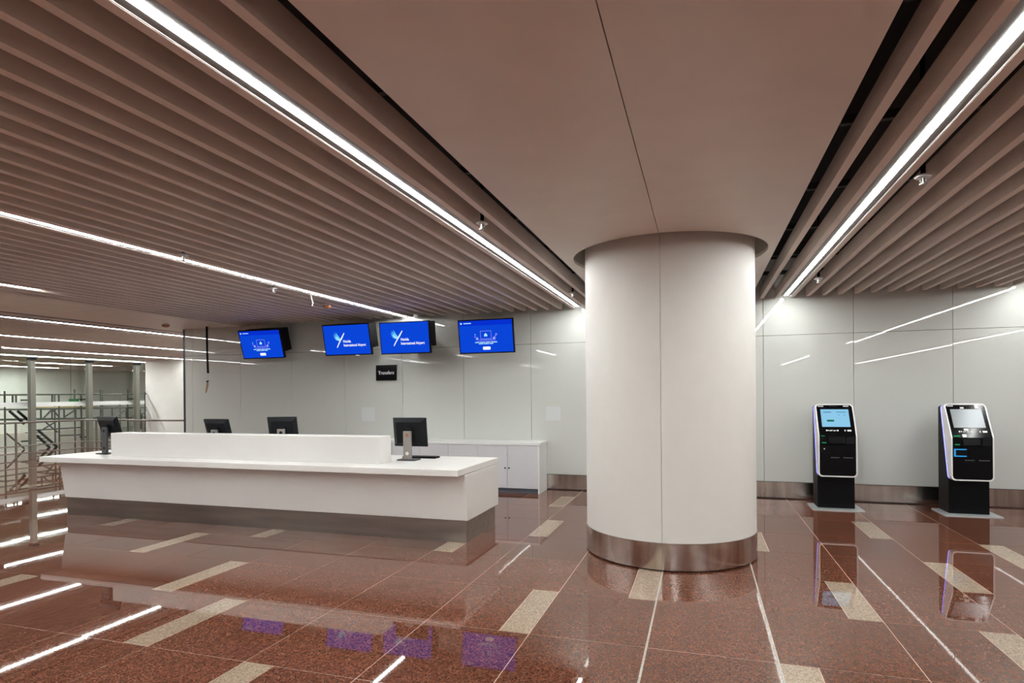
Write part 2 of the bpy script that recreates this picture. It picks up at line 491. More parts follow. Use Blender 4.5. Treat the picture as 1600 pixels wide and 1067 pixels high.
for xx, y0, y1, lb in ((FARX[0], -4.2, 20.0, 'white linear light running beside the dark edge of the plain ceiling strip'),
                       (FARX[1], 4.4, 17.9, 'white linear light over the middle of the hall before the railing'),
                       (FARX[2], 11.75, 18.1, 'white linear light above the railing corner'),
                       (FARX[2], -1.8, 10.6, 'white linear light before the glass partition, short of the railing corner'),
                       (FARX[3], 0.0, 22.0, 'white linear light just behind the glass partition'),
                       (FARX[4], 17.2, 20.5, 'short white linear light over the scaffold behind the glass'),
                       (FARX[5], 0.0, 20.7, 'white linear light along the far wall behind the scaffold')):
    linear_light(xx, y0, y1, lb, None, w=0.06 if xx > -20 else 0.11, wide=0.16, simple=True)
far = MB()
x = -11.2
while x > XL + 0.1:
    if min(abs(x - q) for q in FARX) > 0.112:
        far.box(x - SLATW / 2, x + SLATW / 2, YS0, YF - 0.05, CZ, CZ + SLATH)
    x -= 0.2155
stuff(far.build('far_slats', M['slat'], ce))

# ------------------------------------------------------------------ round column
col = thing('column', 'thick round off-white column with a brushed steel base band', 'column', (COLX, COLY, 0))
def arc_shell(r0, r1, a0, a1, z0, z1, n=48):
    v = []
    for i in range(n + 1):
        a = a0 + (a1 - a0) * i / n
        for r_, z_ in ((r1, z0), (r1, z1), (r0, z1), (r0, z0)):
            v.append((r_ * math.cos(a), r_ * math.sin(a), z_))
    f = []
    for i in range(n):
        for j in range(4):
            f.append((i * 4 + j, (i + 1) * 4 + j, (i + 1) * 4 + (j + 1) % 4, i * 4 + (j + 1) % 4))
    f += [(0, 1, 2, 3), (n * 4 + 3, n * 4 + 2, n * 4 + 1, n * 4)]
    return MB().add(v, f)
def shade_auto(o):
    for p in o.data.polygons: p.use_smooth = True
    o.data.set_sharp_from_angle(angle=math.radians(30))
sa = math.atan2(-COLR, -0.02)
for k in range(2):
    e = 0.0019
    o = arc_shell(COLR - 0.03, COLR, sa + math.pi * k + e, sa + math.pi * (k + 1) - e, 0.264, 3.9).build('cladding_panel', M['column'], col)
    shade_auto(o)
    o = arc_shell(COLR - 0.03, COLR + 0.006, sa + math.pi * k + 0.0008, sa + math.pi * (k + 1) - 0.0008, 0.016, 0.262).build('base_band', M['steel'], col)
    shade_auto(o)
MB().lathe([(COLR - 0.031, 0.0), (COLR - 0.031, 3.9)], 48).build('core', M['backing'], col)

# ------------------------------------------------------------------ service counter
cx0, cx1 = -8.62, -2.48
ctr = thing('service_counter', 'long white service counter with overhanging top and dark steel plinth', 'counter', (-5.55, 6.6, 0))
def cl(x, y): return (x + 5.55, y - 6.6)
TOP = 0.846
body = MB().prism_x([(6.145 - 6.6, 0.250), (7.19 - 6.6, 0.250), (7.19 - 6.6, TOP - 0.072), (6.076 - 6.6, TOP - 0.078), (6.100 - 6.6, 0.56), (6.128 - 6.6, 0.36)], cx0 + 5.55, cx1 + 5.55)
body.build('body', M['counter'], ctr, bevel=0.004)
MB().box(-8.72 + 5.55, cx1 + 5.55, 5.868 - 6.6, 7.19 - 6.6, TOP - 0.0725, TOP).build('worktop', M['counter'], ctr, bevel=0.006)
pl = [-8.60, -6.98, -5.0, -3.5, -2.505]
for a, b_ in zip(pl, pl[1:]):
    MB().box(a + 5.55 + 0.0007, b_ + 5.55 - 0.0007, 6.158 - 6.6, 7.13 - 6.6, 0.0, 0.2505).build('plinth_panel', M['plinth'], ctr)
MB().box(-7.80 + 5.55, -3.60 + 5.55, 6.19 - 6.6, 6.46 - 6.6, TOP - 0.001, 1.162).build('upstand', M['counter'], ctr, bevel=0.006)

# ------------------------------------------------------------------ low cabinets along the back wall
CY0 = 9.497
def cabinet(x0, x1, label, end=False):
    t = thing('low_cabinet', label, 'cabinet', ((x0 + x1) / 2, CY0 + 0.25, 0), 0, 'low cabinets along the back wall')
    w = (x1 - x0) / 2
    MB().box(-w + 0.001, w - 0.001, -0.23, 0.25, 0.075, 0.80).build('body', M['cabinet'], t)
    MB().box(-w + 0.001, w - (0.028 if end else 0.001), -0.205, 0.2, 0.0, 0.075).build('toe_kick', M['kick'], t)
    if end:
        MB().box(w - 0.024, w, -0.25, 0.251, 0.0, 0.80).build('end_panel', M['cabtop'], t)
    xr = w - (0.026 if end else 0.003)
    xl = -w + 0.003
    m = (xl + xr) / 2
    for a, b_, kx in ((xl, m - 0.0028, m - 0.034), (m + 0.0028, xr, m + 0.034)):
        d = MB().box(a, b_, -0.25, -0.231, 0.08, 0.795).build('door', M['cabinet'], t, bevel=0.0015)
        kb = MB().lathe([(0.006, 0), (0.006, 0.012), (0.013, 0.016), (0.013, 0.026), (0.008, 0.03)], 14)
        kb.xf(Matrix.Translation((kx, -0.25, 0.417)) @ Matrix.Rotation(math.pi / 2, 4, 'X'))
        kb.build('knob', M['dark'], d)
cabinet(-3.644, -2.558, 'grey two-door low cabinet at the open end of the row, with black knobs', True)
cabinet(-4.73, -3.644, 'grey low cabinet between the end cabinet and the one behind the counter screen')
cabinet(-5.816, -4.73, 'grey low cabinet mostly hidden behind the counter upstand')
tag(MB().box(-1.63, 1.645, -0.255, 0.26, 0.0, 0.045).build('cabinet_worktop', M['cabtop'], None, (-4.19, CY0 + 0.25, 0.8005), bevel=0.003),
    'continuous white top lying on the row of grey low cabinets', 'worktop')

# ------------------------------------------------------------------ monitors and keyboard
def monitor(loc, rz, tilt, label, w=0.45, h=0.36, hz=0.34, stand=M['graymet'], logo=False):
    t = thing('monitor', label, 'monitor', loc, rz, 'monitors on the service counter')
    MB().prism_z(rrect(-0.125, 0.125, -0.10, 0.10, 0.03), 0.0, 0.012).build('base', M['dark'] if stand is M['darkstand'] else M['darkstand'], t)
    s = MB().box(-0.055, 0.055, -0.045, -0.015, 0.012, hz + 0.02).build('stand_column', stand, t, bevel=0.006)
    for zz, mm in ((0.085, M['white'] if logo else M['dark']), (hz - 0.03, M['orange'] if logo else M['dark'])):
        ring = MB().lathe([(0.022, 0), (0.022, 0.004), (0.014, 0.005)], 18)
        ring.xf(Matrix.Translation((0, -0.045, zz)) @ Matrix.Rotation(math.pi / 2, 4, 'X'))
        ring.build('round_mark', mm, s)
    R_ = Matrix.Translation((0, 0.01, hz)) @ Matrix.Rotation(math.radians(tilt), 4, 'X')
    hb = MB()
    # back shell: flat frame and a raised centre
    hb.box(-w / 2, w / 2, 0.028, 0.05, -h / 2, h / 2)
    n_ = 4
    a = [(-w / 2 + 0.004, 0.028, -h / 2 + 0.004), (w / 2 - 0.004, 0.028, -h / 2 + 0.004), (w / 2 - 0.004, 0.028, h / 2 - 0.004), (-w / 2 + 0.004, 0.028, h / 2 - 0.004)]
    b_ = [(-w / 2 + 0.05, 0.0, -h / 2 + 0.05), (w / 2 - 0.05, 0.0, -h / 2 + 0.05), (w / 2 - 0.05, 0.0, h / 2 - 0.05), (-w / 2 + 0.05, 0.0, h / 2 - 0.05)]
    hb.add(a + b_, [(i, (i + 1) % 4, 4 + (i + 1) % 4, 4 + i) for i in range(4)] + [(4, 5, 6, 7)])
    hb.xf(R_)
    hs = hb.build('back_shell', M['dark'], t)
    MB().box(-w / 2 + 0.016, w / 2 - 0.016, 0.0502, 0.0515, -h / 2 + 0.018, h / 2 - 0.016).xf(R_).build('screen', M['blackgloss'], t)
    MB().box(-0.04, 0.04, -0.03, 0.012, -0.05, 0.05).xf(Matrix.Translation((0, 0, hz))).build('hinge', M['dark'], t)
    return t, hs, R_
monitor((-3.463, 6.655, TOP), 0, 7, 'black monitor on a silver stand beside the open end of the upstand', logo=True)
t_, hs_, R_ = monitor((-8.16, 6.42, TOP), math.radians(-7), 17, 'black monitor with a dark stand and blue sticker at the counter tip', stand=M['darkstand'], h=0.34, hz=0.36)
MB().box(-0.20, -0.165, 0.024, 0.0275, 0.12, 0.135).xf(R_).build('blue_sticker', mat('sticker_blue', (0.03, 0.16, 0.45), 0.4), hs_)
monitor((-6.63, 6.86, TOP), 0, 17, 'black monitor behind the upstand, in front of the tilted illustration screen', w=0.43, h=0.33, hz=0.315, stand=M['graymet'])
monitor((-5.50, 6.86, TOP), math.radians(18), 16, 'black monitor behind the upstand, below the first logo screen', w=0.40, h=0.36, hz=0.335, stand=M['graymet'])
kb = thing('keyboard', 'black keyboard lying behind the monitor with the silver stand', 'keyboard', (-3.43, 6.93, TOP))
MB().box(-0.23, 0.23, -0.075, 0.075, 0.001, 0.018).build('body', M['black'], kb, bevel=0.004)
ks = MB()
for r in range(5):
    for c in range(15):
        ks.box(-0.222 + c * 0.0297, -0.222 + c * 0.0297 + 0.026, -0.066 + r * 0.0265, -0.066 + r * 0.0265 + 0.023, 0.0181, 0.023)
stuff(ks.build('keys', M['dark'], kb))

# ------------------------------------------------------------------ hanging screens
def put(me_or_mb, name, m, parent, T):
    if isinstance(me_or_mb, MB):
        me_or_mb.xf(T); return me_or_mb.build(name, m, parent)
    me_or_mb.transform(T); me_or_mb.materials.clear(); me_or_mb.materials.append(m)
    for p in me_or_mb.polygons: p.material_index = 0
    o = bpy.data.objects.new(name, me_or_mb); return link(o, parent)
def disc(cx, cy, r, n=20):
    return [(cx + r * math.cos(i * 2 * math.pi / n), cy + r * math.sin(i * 2 * math.pi / n), 0) for i in range(n)]
def ring(b, cx, cy, r0, r1, n=20):
    v = []
    for i in range(n):
        a = i * 2 * math.pi / n
        v += [(cx + r0 * math.cos(a), cy + r0 * math.sin(a), 0), (cx + r1 * math.cos(a), cy + r1 * math.sin(a), 0)]
    b.add(v, [(2 * i, 2 * i + 1, (2 * i + 3) % (2 * n), (2 * i + 2) % (2 * n)) for i in range(n)])
    return b
def rect2(b, x0, x1, y0, y1):
    return b.poly([(x0, y0, 0), (x1, y0, 0), (x1, y1, 0), (x0, y1, 0)])
def stroke(pts, w):
    """flat tapered stroke through 2-D pts with widths w"""
    b = MB(); v = []
    for i, (x_, y_) in enumerate(pts):
        a = Vector(pts[max(i - 1, 0)]); c = Vector(pts[min(i + 1, len(pts) - 1)])
        d = (c - a).normalized(); nn = Vector((-d.y, d.x)) * w[i] / 2
        v += [(x_ + nn.x, y_ + nn.y, 0), (x_ - nn.x, y_ - nn.y, 0)]
    b.add(v, [(2 * i, 2 * i + 1, 2 * i + 3, 2 * i + 2) for i in range(len(pts) - 1)])
    return b
def television(xc, ytop, ztop, tilt, kind, label, W=0.97, Hh=0.565, solo=False):
    t = thing('hanging_screen', label, 'screen', (xc, ytop, ztop), 0, None)
    # local plane: x right, y up along the face, z out of the face (towards the viewer)
    T = Matrix.Rotation(math.radians(tilt), 4, 'X') @ Matrix.Translation((0, 0, -Hh / 2)) @ Matrix.Rotation(math.pi / 2, 4, 'X')
    fr = MB().box(-W / 2, W / 2, -Hh / 2, Hh / 2, -0.05, 0.0)
    fr.xf(T).build('frame', M['black'], t, bevel=0.003)
    b = MB().box(-W / 2 + 0.06, W / 2 - (0.3 if solo else 0.005), -Hh / 2 + 0.12, Hh / 2 - 0.01, -0.26, -0.0505)
    b.xf(T).build('rear_housing', M['black'], t)
    MB().box(-0.12, 0.12, 0.20, YW - ytop - 0.004, -0.30, -0.12).build('wall_bracket', M['black'], t)
    sc = MB(); rect2(sc, -W / 2 + 0.018, W / 2 - 0.018, -Hh / 2 + 0.02, Hh / 2 - 0.018)
    sc.v = [q + Vector((0, 0, 0.001)) for q in sc.v]
    s = sc.xf(T).build('screen', M['blue'], t)
    L1 = T @ Matrix.Translation((0, 0, 0.0022)); L2 = T @ Matrix.Translation((0, 0, 0.0034))
    if kind == 'logo':
        # bird-like emblem: one long slanted stroke with a fan of feathers
        put(stroke([(-0.215, -0.135), (-0.16, -0.05), (-0.09, 0.045), (-0.035, 0.125)], [0.016, 0.020, 0.026, 0.014]), 'emblem_stroke', M['swhite'], s, L2)
        fe = MB()
        for i, (ang, ln) in enumerate(((160, 0.14), (147, 0.165), (134, 0.175), (121, 0.165), (172, 0.11))):
            a = math.radians(ang)
            bx, by = -0.125, 0.0
            p = [(bx, by), (bx + 0.5 * ln * math.cos(a) - 0.006, by + 0.5 * ln * math.sin(a) - 0.006), (bx + ln * math.cos(a), by + ln * math.sin(a))]
            q = stroke(p, [0.030, 0.026, 0.004]); fe.add(q.v, q.f)
        put(fe, 'emblem_feathers', M['cyan'], s, L1)
        put(stroke([(-0.23, 0.055), (-0.17, 0.015), (-0.12, -0.015)], [0.006, 0.03, 0.03]), 'emblem_feathers', M['paleblue'], s, L2)
        me = text_mesh('Noida', 0.064, bold=0.0016); put(me, 'lettering', M['swhite'], s, L2 @ Matrix.Translation((-0.075, -0.048, 0)))
        me = text_mesh('International Airport', 0.064, bold=0.0016); put(me, 'lettering', M['swhite'], s, L2 @ Matrix.Translation((-0.075, -0.118, 0)) @ Matrix.Scale(0.84, 4, (1, 0, 0)))
    else:
        hd = MB(); rect2(hd, -W / 2 + 0.018, W / 2 - 0.018, Hh / 2 - 0.10, Hh / 2 - 0.018); put(hd, 'header_band', M['bluehead'], s, L1)
        b = MB(); b.poly(disc(-0.425, Hh / 2 - 0.06, 0.016)); rect2(b, -0.38, -0.245, Hh / 2 - 0.066, Hh / 2 - 0.052); put(b, 'header_mark', M['paleblue'], s, L2)
        b = MB()
        rect2(b, -0.095, 0.10, 0.085, 0.093); rect2(b, -0.095, 0.10, -0.045, -0.037); rect2(b, -0.095, -0.087, -0.045, 0.09); rect2(b, 0.092, 0.10, -0.045, 0.09)
        rect2(b, -0.12, 0.125, -0.062, -0.052); rect2(b, -0.16, 0.18, -0.082, -0.076)
        b.poly([(0.13, -0.02, 0), (0.20, 0.04, 0), (0.205, 0.03, 0), (0.14, -0.035, 0)])
        ring(b, -0.155, -0.035, 0.014, 0.026); ring(b, 0.145, -0.035, 0.014, 0.026); ring(b, 0.185, 0.03, 0.008, 0.018); ring(b, -0.19, 0.0, 0.006, 0.014)
        put(b, 'illustration', M['lilac'], s, L1)
        for cx_, cy_, r_ in ((-0.155, -0.035, 0.011), (0.145, -0.035, 0.011), (-0.185, 0.035, 0.008)):
            put(MB().poly(disc(cx_, cy_, r_)), 'illustration_dot', M['paleblue'], s, L2)
        put(MB().poly([(-0.03, 0.0, 0), (0.03, 0.0, 0), (0.026, 0.03, 0), (0.0, 0.056, 0), (-0.026, 0.03, 0)]), 'illustration_bell', M['paleblue'], s, L2)
        b = MB()
        for x0, x1, y0 in ((-0.195, -0.12, -0.105), (-0.11, -0.02, -0.105), (-0.01, 0.07, -0.105), (0.08, 0.195, -0.105), (-0.13, -0.05, -0.128), (-0.04, 0.05, -0.128), (0.06, 0.125, -0.128)):
            rect2(b, x0, x1, y0, y0 + 0.014)
        put(b, 'caption_lines', M['paleblue'], s, L2)
        b = MB(); b.poly([(x_, y_, 0) for x_, y_ in rrect(-0.063, 0.072, -0.222, -0.170, 0.016)]); put(b, 'button', M['swhite'], s, L2)
    return t
television(-8.146, 9.50, 2.932, 16, 'art', 'blue illustration screen tilted down beside the hanging black conduit')
television(-6.110, 9.33, 2.935, 12, 'logo', 'blue screen with white bird emblem between the tilted illustration screen and its twin')
television(-4.955, 9.37, 2.935, 7, 'logo', 'blue screen with white bird emblem above the black Transfers sign')
television(-3.402, 9.25, 2.890, 10, 'art', 'blue illustration screen hanging on its own above the low cabinets', solo=True)

# ------------------------------------------------------------------ wall sign and small wall items
sg = thing('wall_sign', 'small black sign reading Transfers in white on the glass wall', 'sign', (-5.665, YW - 0.003, 2.075))
b = MB().prism_z(rrect(-0.217, 0.217, -0.145, 0.145, 0.012), -0.02, 0.0)
b.xf(Matrix.Rotation(math.pi / 2, 4, 'X') @ Matrix.Translation((0, 0, 0.021))).build('plate', M['blackgloss'], sg)
me = text_mesh('Transfers', 0.088, 0.0, 'CENTER', bold=0.002)
put(me, 'lettering', M['whiteprint'], sg, Matrix.Translation((0, -0.0225, -0.03)) @ Matrix.Rotation(math.pi / 2, 4, 'X'))
for (x_, z_, w_, h_, lb) in ((-6.07, 1.293, 0.29, 0.27, 'pale square sheet stuck on the glass wall below the Transfers sign'),
                             (-2.445, 1.31, 0.26, 0.24, 'pale square sheet stuck on the glass wall above the cabinet end')):
    tag(MB().box(-w_ / 2, w_ / 2, -0.004, -0.0015, -h_ / 2, h_ / 2).build('paper_sheet', M['pale'], None, (x_, YW, z_), bevel=0.0005), lb, 'paper')
cb = thing('hanging_conduit', 'black conduit hanging from the plain ceiling with a loose tan cord end', 'conduit', (-9.66, 9.78, CZ))
MB().tube([(0, 0, 0), (0.0, 0, -0.25), (0.005, 0, -0.6), (0.02, 0, -0.955)], 0.020, 10).build('black_tube', M['black'], cb, smooth=True)
MB().tube([(0.02, 0, -0.95), (0.025, 0.0, -1.05), (0.0, 0, -1.13)], 0.004, 6).build('thin_cord', M['pale'], cb)
MB().tube([(0.0, 0, -1.12), (-0.02, 0, -1.22), (-0.045, 0, -1.36), (-0.03, 0.01, -1.30), (0.01, 0.01, -1.18), (0.0, 0, -1.12)], 0.009, 6).build('cord_end', M['tan'], cb)
MB().tube([(-0.015, 0, -1.13), (0.02, 0, -1.115)], 0.016, 8).build('plug', M['black'], cb)

# ------------------------------------------------------------------ self-service kiosks
def kiosk(xc, w, kind, label):
    y0 = 9.45
    t = thing('self_service_kiosk', label, 'kiosk', (xc, y0, 0), 0, 'self-service kiosks by the back wall')
    hw = w / 2
    MB().prism_z(rrect(-0.325, 0.325, -0.265, 0.25, 0.02, 3), 0.0, 0.012).build('base_plate', M['plate'], t)
    MB().prism_x([(0.26, 0.012), (0.26, 1.42), (0.165, 1.445), (-0.10, 0.462), (-0.105, 0.012)], -hw + 0.008, hw - 0.012).build('pedestal', M['black'], t, bevel=0.004)
    Bp, Cp, Dp = Vector((0, 0.045, 1.470)), Vector((0, -0.212, 1.030)), Vector((0, -0.218, 0.463))
    Ap, Ep = Vector((0, 0.155, 1.455)), Vector((0, -0.108, 0.462))
    s1 = (Cp - Dp).length; s2 = s1 + (Bp - Cp).length
    nl = Vector((0, -1, 0)); nu = Vector((0, -(Bp - Cp).z, (Bp - Cp).y)).normalized()
    def front(u, s, off=0.0):
        p = Dp + (Cp - Dp) * (s / s1) if s <= s1 else Cp + (Bp - Cp) * ((s - s1) / (s2 - s1))
        nn = nl if s < s1 - 1e-4 else (nu if s > s1 + 1e-4 else (nl + nu).normalized())
        return Vector((u, p.y, p.z)) + nn * off
    def back(u, s, off=0.0):
        p = Ep + (Ap - Ep) * (s / s2)
        return Vector((u, p.y, p.z))
    def outline(ins, r, bottom=0.0):
        pts = rrect(-hw + ins, hw - ins, ins, s2 - ins, r, 6)
        # add exact points on the bend line
        out = []
        for i, q in enumerate(pts):
            out.append(q)
            q2 = pts[(i + 1) % len(pts)]
            if (q[1] - s1) * (q2[1] - s1) < 0: out.append((q[0], s1))
        return out
    o1, o2 = outline(0, 0.055), outline(0.017, 0.042)
    n = len(o1)
    v = [front(*q) for q in o1] + [back(*q) for q in o1] + [front(q[0], q[1], -0.0) for q in o2]
    fc = [(i, n + i, n + (i + 1) % n, (i + 1) % n) for i in range(n)]
    fc += [(i, (i + 1) % n, 2 * n + (i + 1) % n, 2 * n + i) for i in range(n)]
    MB().add(v, fc).build('white_shell', M['white'], t)
    # black front panel, upper and lower leaf
    up_ = [q for q in o2 if q[1] >= s1 - 1e-6]; lo_ = [q for q in o2 if q[1] <= s1 + 1e-6]
    def order(pts, top):
        cx_ = 0; cy_ = sum(q[1] for q in pts) / len(pts)
        return sorted(pts, key=lambda q: math.atan2(q[1] - cy_, q[0] - cx_))
    MB().poly([front(q[0], max(q[1], s1 + 2e-4), -0.003) for q in order(up_, 1)]).build('screen_bezel', M['blackgloss'], t)
    lp = MB().poly([front(q[0], min(q[1], s1 - 2e-4), -0.003) for q in order(lo_, 0)]).build('lower_panel', M['blackgloss'], t)
    # blue light line round the back edge of the shell
    ob = o1
    v = []
    for q in ob:
        a = back(*q); fr = front(*q); d = (fr - a).normalized()
        c = Vector((0, a.y, a.z))
        sx = 0.0025 if q[0] > 0 else -0.0025
        v += [a + Vector((sx, 0, 0)) + d * 0.001, a + Vector((sx, 0, 0)) + d * 0.016]
    keep = [i for i in range(n) if not (ob[i][1] < 0.02 and ob[(i + 1) % n][1] < 0.02)]
    MB().add(v, [(2 * i, 2 * i + 1, (2 * i + 3) % (2 * n), (2 * i + 2) % (2 * n)) for i in keep]).build('blue_light_line', M['ledblue'], t)
    def patch(name, m, par, u0, u1, a, b_, th=0.003):
        g0, g1 = s1 + a, s1 + b_
        bm = MB()
        vv = [front(u0, g0, -0.003), front(u1, g0, -0.003), front(u1, g1, -0.003), front(u0, g1, -0.003)]
        vv += [front(u0, g0, th), front(u1, g0, th), front(u1, g1, th), front(u0, g1, th)]
        bm.add(vv, [(0, 3, 2, 1), (4, 5, 6, 7), (0, 1, 5, 4), (1, 2, 6, 5), (2, 3, 7, 6), (3, 0, 4, 7)])
        return bm.build(name, m, par)
    sc = patch('screen', M['kscreen'] if kind == 1 else M['greysc'], t, -0.178, 0.176, 0.145, 0.422, 0.0005)
    if kind == 1:
        patch('heading_line', M['kline'], sc, -0.145, -0.045, 0.368, 0.384, 0.0012)
        patch('heading_line', M['kline'], sc, 0.02, 0.14, 0.370, 0.382, 0.0012)
        patch('small_mark', M['kline'], sc, 0.04, 0.055, 0.325, 0.337, 0.0012); patch('small_mark', M['kline'], sc, 0.11, 0.125, 0.325, 0.337, 0.0012)
        patch('green_button', M['kgreen'], sc, -0.11, -0.02, 0.225, 0.255, 0.0012)
    for u0, u1 in ((-0.205, -0.135), (0.115, 0.185)):
        patch('lamp_strip', M['pale'], t, u0, u1, 0.466, 0.482, 0.001)
    patch('camera_bar', M['dark'], t, -0.06, 0.04, 0.464, 0.484, 0.004)
    for i in range(7):
        patch('icon', M['whiteprint'], t, -0.135 + i * 0.023, -0.135 + i * 0.023 + (0.016, 0.013, 0.016, 0.010, 0.016, 0.013, 0.017)[i], 0.077 + 0.004 * (i % 2), 0.097 - 0.003 * (i % 3), 0.0006)
    patch('icon', M['whiteprint'], t, 0.095, 0.108, 0.077, 0.097, 0.0006)
    patch('icon', M['whiteprint'], t, 0.13, 0.18, 0.075, 0.100, 0.0006)
    # passport shelf, reader block, slots
    bm = MB().add([front(-0.115, s1 - 0.005, 0.0), front(0.095, s1 - 0.005, 0.0), front(0.095, s1 - 0.115, 0.0), front(-0.115, s1 - 0.115, 0.0),
                   front(-0.105, s1 - 0.02, 0.002), front(0.085, s1 - 0.02, 0.002), front(0.085, s1 - 0.10, 0.028), front(-0.105, s1 - 0.10, 0.028)],
                  [(0, 1, 5, 4), (1, 2, 6, 5), (2, 3, 7, 6), (3, 0, 4, 7), (4, 5, 6, 7)])
    bm.build('reader_shelf', M['black'], t)
    patch('reader_block', M['dark'], t, 0.105, 0.205, -0.105, -0.012, 0.022)
    for u0, u1 in ((-0.085, 0.02), (0.07, 0.185)):
        patch('slot', M['darkstand'], t, u0, u1, -0.305, -0.292, 0.004)
    patch('green_lamp', M['ledgreen'], t, -0.205, -0.135 if kind == 2 else -0.16, 0.012 if kind == 2 else -0.002, 0.028 if kind == 2 else 0.006, 0.001)
    patch('green_lamp', M['ledgreen'], t, -0.195, -0.14, -0.10, -0.088, 0.001)
    if kind == 2:
        br = patch('card_reader', M['black'], t, -0.20, -0.06, -0.255, -0.145, 0.012)
        patch('blue_light_line', M['ledcyan'], br, -0.20, -0.07, -0.163, -0.149, 0.0135)
        patch('blue_light_line', M['ledcyan'], br, -0.20, -0.07, -0.251, -0.237, 0.0135)
        patch('blue_light_line', M['ledcyan'], br, -0.205, -0.19, -0.251, -0.149, 0.0137)
        for u0, u1, a, b_ in ((0.105, 0.145, 0.43, 0.488), (-0.06, -0.02, 0.432, 0.450), (-0.105, -0.06, -0.0 + 0.004, 0.045), (-0.075, -0.025, 0.098, 0.128)):
            patch('paper_tag', M['white'], t, u0, u1, a, b_, 0.006)
    else:
        br = patch('card_reader', M['black'], t, -0.20, -0.09, -0.24, -0.15, 0.012)
        patch('white_dot', M['whiteprint'], br, -0.175, -0.162, -0.185, -0.172, 0.0135)
    return t
kiosk(1.787, 0.487, 1, 'black and white self-service kiosk with its screen lit pale blue')
kiosk(3.360, 0.477, 2, 'black and white self-service kiosk with a grey blank screen and paper tags')

# ------------------------------------------------------------------ ceiling fittings
def sprinkler(x, y, label, group):
    t = thing('sprinkler_head', label, 'sprinkler', (x, y, CZ), 0, group)
    MB().lathe([(0.016, 0.0), (0.016, 0.85)], 10).build('drop_pipe', M['black'], t)
    MB().lathe([(0.046, -0.014), (0.050, -0.010), (0.046, 0.002), (0.018, 0.010)], 20).build('escutcheon', M['pale'], t)
    d = MB(); d.lathe([(0.008, -0.055), (0.010, -0.014)], 10); d.lathe([(0.024, -0.060), (0.024, -0.056)], 16)
    d.tube([(-0.014, 0, -0.016), (-0.018, 0, -0.036), (0, 0, -0.056)], 0.004, 6); d.tube([(0.014, 0, -0.016), (0.018, 0, -0.036), (0, 0, -0.056)], 0.004, 6)
    d.build('deflector', M['graymet'], t)
sprinkler(-1.742, 4.70, 'pendant sprinkler beside the soffit, above the counter end', 'sprinklers beside the column soffit')
sprinkler(-1.742, 8.38, 'pendant sprinkler beside the soffit, close to the back wall', 'sprinklers beside the column soffit')
sprinkler(1.424, 4.66, 'pendant sprinkler past the kiosk-side light, farther from the back wall', 'sprinklers on the kiosk side')
sprinkler(1.424, 8.42, 'pendant sprinkler past the kiosk-side light, close to the back wall', 'sprinklers on the kiosk side')
sprinkler(-4.975, 4.75, 'pendant sprinkler on the column side of the light over the counter', 'sprinklers beside the light over the counter')
sprinkler(-5.405, 6.60, 'pendant sprinkler on the hall side of the light over the counter', 'sprinklers beside the light over the counter')
def detector(x, y, label):
    t = thing('smoke_detector', label, 'smoke detector', (x, y, CZ), 0, None)
    MB().lathe([(0.055, -0.02), (0.060, -0.008), (0.060, 0.0)], 24).build('base', M['white'], t)
    MB().lathe([(0.030, -0.062), (0.062, -0.050), (0.068, -0.020)], 24).build('dust_cap', M['orange'], t, smooth=False)
detector(-10.05, 9.15, 'smoke detector with an orange dust cap on the plain ceiling strip')
detector(-5.62, 8.1, 'smoke detector with an orange dust cap below the slats by the logo screens')
tag(MB().tube([(0, 0, 0.16), (0.0, 0, 0.02), (0.015, 0, -0.06), (0.03, 0.01, -0.12), (0.01, 0.01, -0.16)], 0.005, 6).build('loose_wire', M['pale'], None, (-5.30, 7.25, CZ)),
    'thin loose wire dangling from the slats by the light over the counter', 'wire')

# ------------------------------------------------------------------ hall beyond the counter: railing, glass partition, scaffold
rl = thing('guard_railing', 'steel guard railing with mid and bottom rails around a corner in the hall', 'railing', (-18.2, 13.55, 0))
def tubeobj(name, a, b_, r, m, parent, n=8):
    return MB().tube([a, b_], r, n).build(name, m, parent)
for zz, r_ in ((0.975, 0.027), (0.315, 0.018), (0.115, 0.018)):
    tubeobj('rail', (0, -5.5, zz), (0, 0, zz), r_, M['rail'], rl)
    tubeobj('rail', (0, 0, zz), (7.6, 0, zz), r_, M['rail'], rl)
for p in ((0, 0), (0, -1.9), (0, -3.8), (0.55, 0), (2.4, 0), (4.2, 0), (6.0, 0)):
    MB().box(p[0] - 0.02, p[0] + 0.02, p[1] - 0.02, p[1] + 0.02, 0.0, 0.965).build('post', M['rail'], rl)
gp = thing('glass_partition', 'tall clear glass partition with grey-green steel posts behind the railing', 'partition', (-20.0, 13.27, 0))
ys = [-7.28, -5.46, -3.64, -1.82, 0.0, 1.84, 3.64]
for y in ys[:]:
    MB().box(-0.07, 0.07, y - 0.075, y + 0.075, 0.0, 2.87).build('post', M['greensteel'], gp)
    MB().box(-0.03, 0.16, y - 0.12, y + 0.06, 2.85, 2.93).build('clamp', M['dark'], gp)
    MB().box(-0.17, -0.071, y - 0.22, y + 0.03, 1.58, 1.62).build('clamp', M['dark'], gp)
    MB().box(-0.17, -0.071, y - 0.22, y + 0.03, 0.30, 0.34).build('clamp', M['dark'], gp)
yy = ys + [4.12]
for a, b_ in zip(yy, yy[1:]):
    pn = MB().box(-0.184, -0.172, a + 0.008, b_ - 0.008, 0.02, 3.08).build('pane', M['glass'], gp)
    MB().box(-0.1715, -0.1705, a + 0.01, b_ - 0.01, 1.395, 1.53).build('frosted_band', M['frost'], pn)
sc = thing('scaffold', 'dark steel tube scaffold with lattice beams and stairs behind the glass partition', 'scaffold', (-21.0, 15.6, 0))
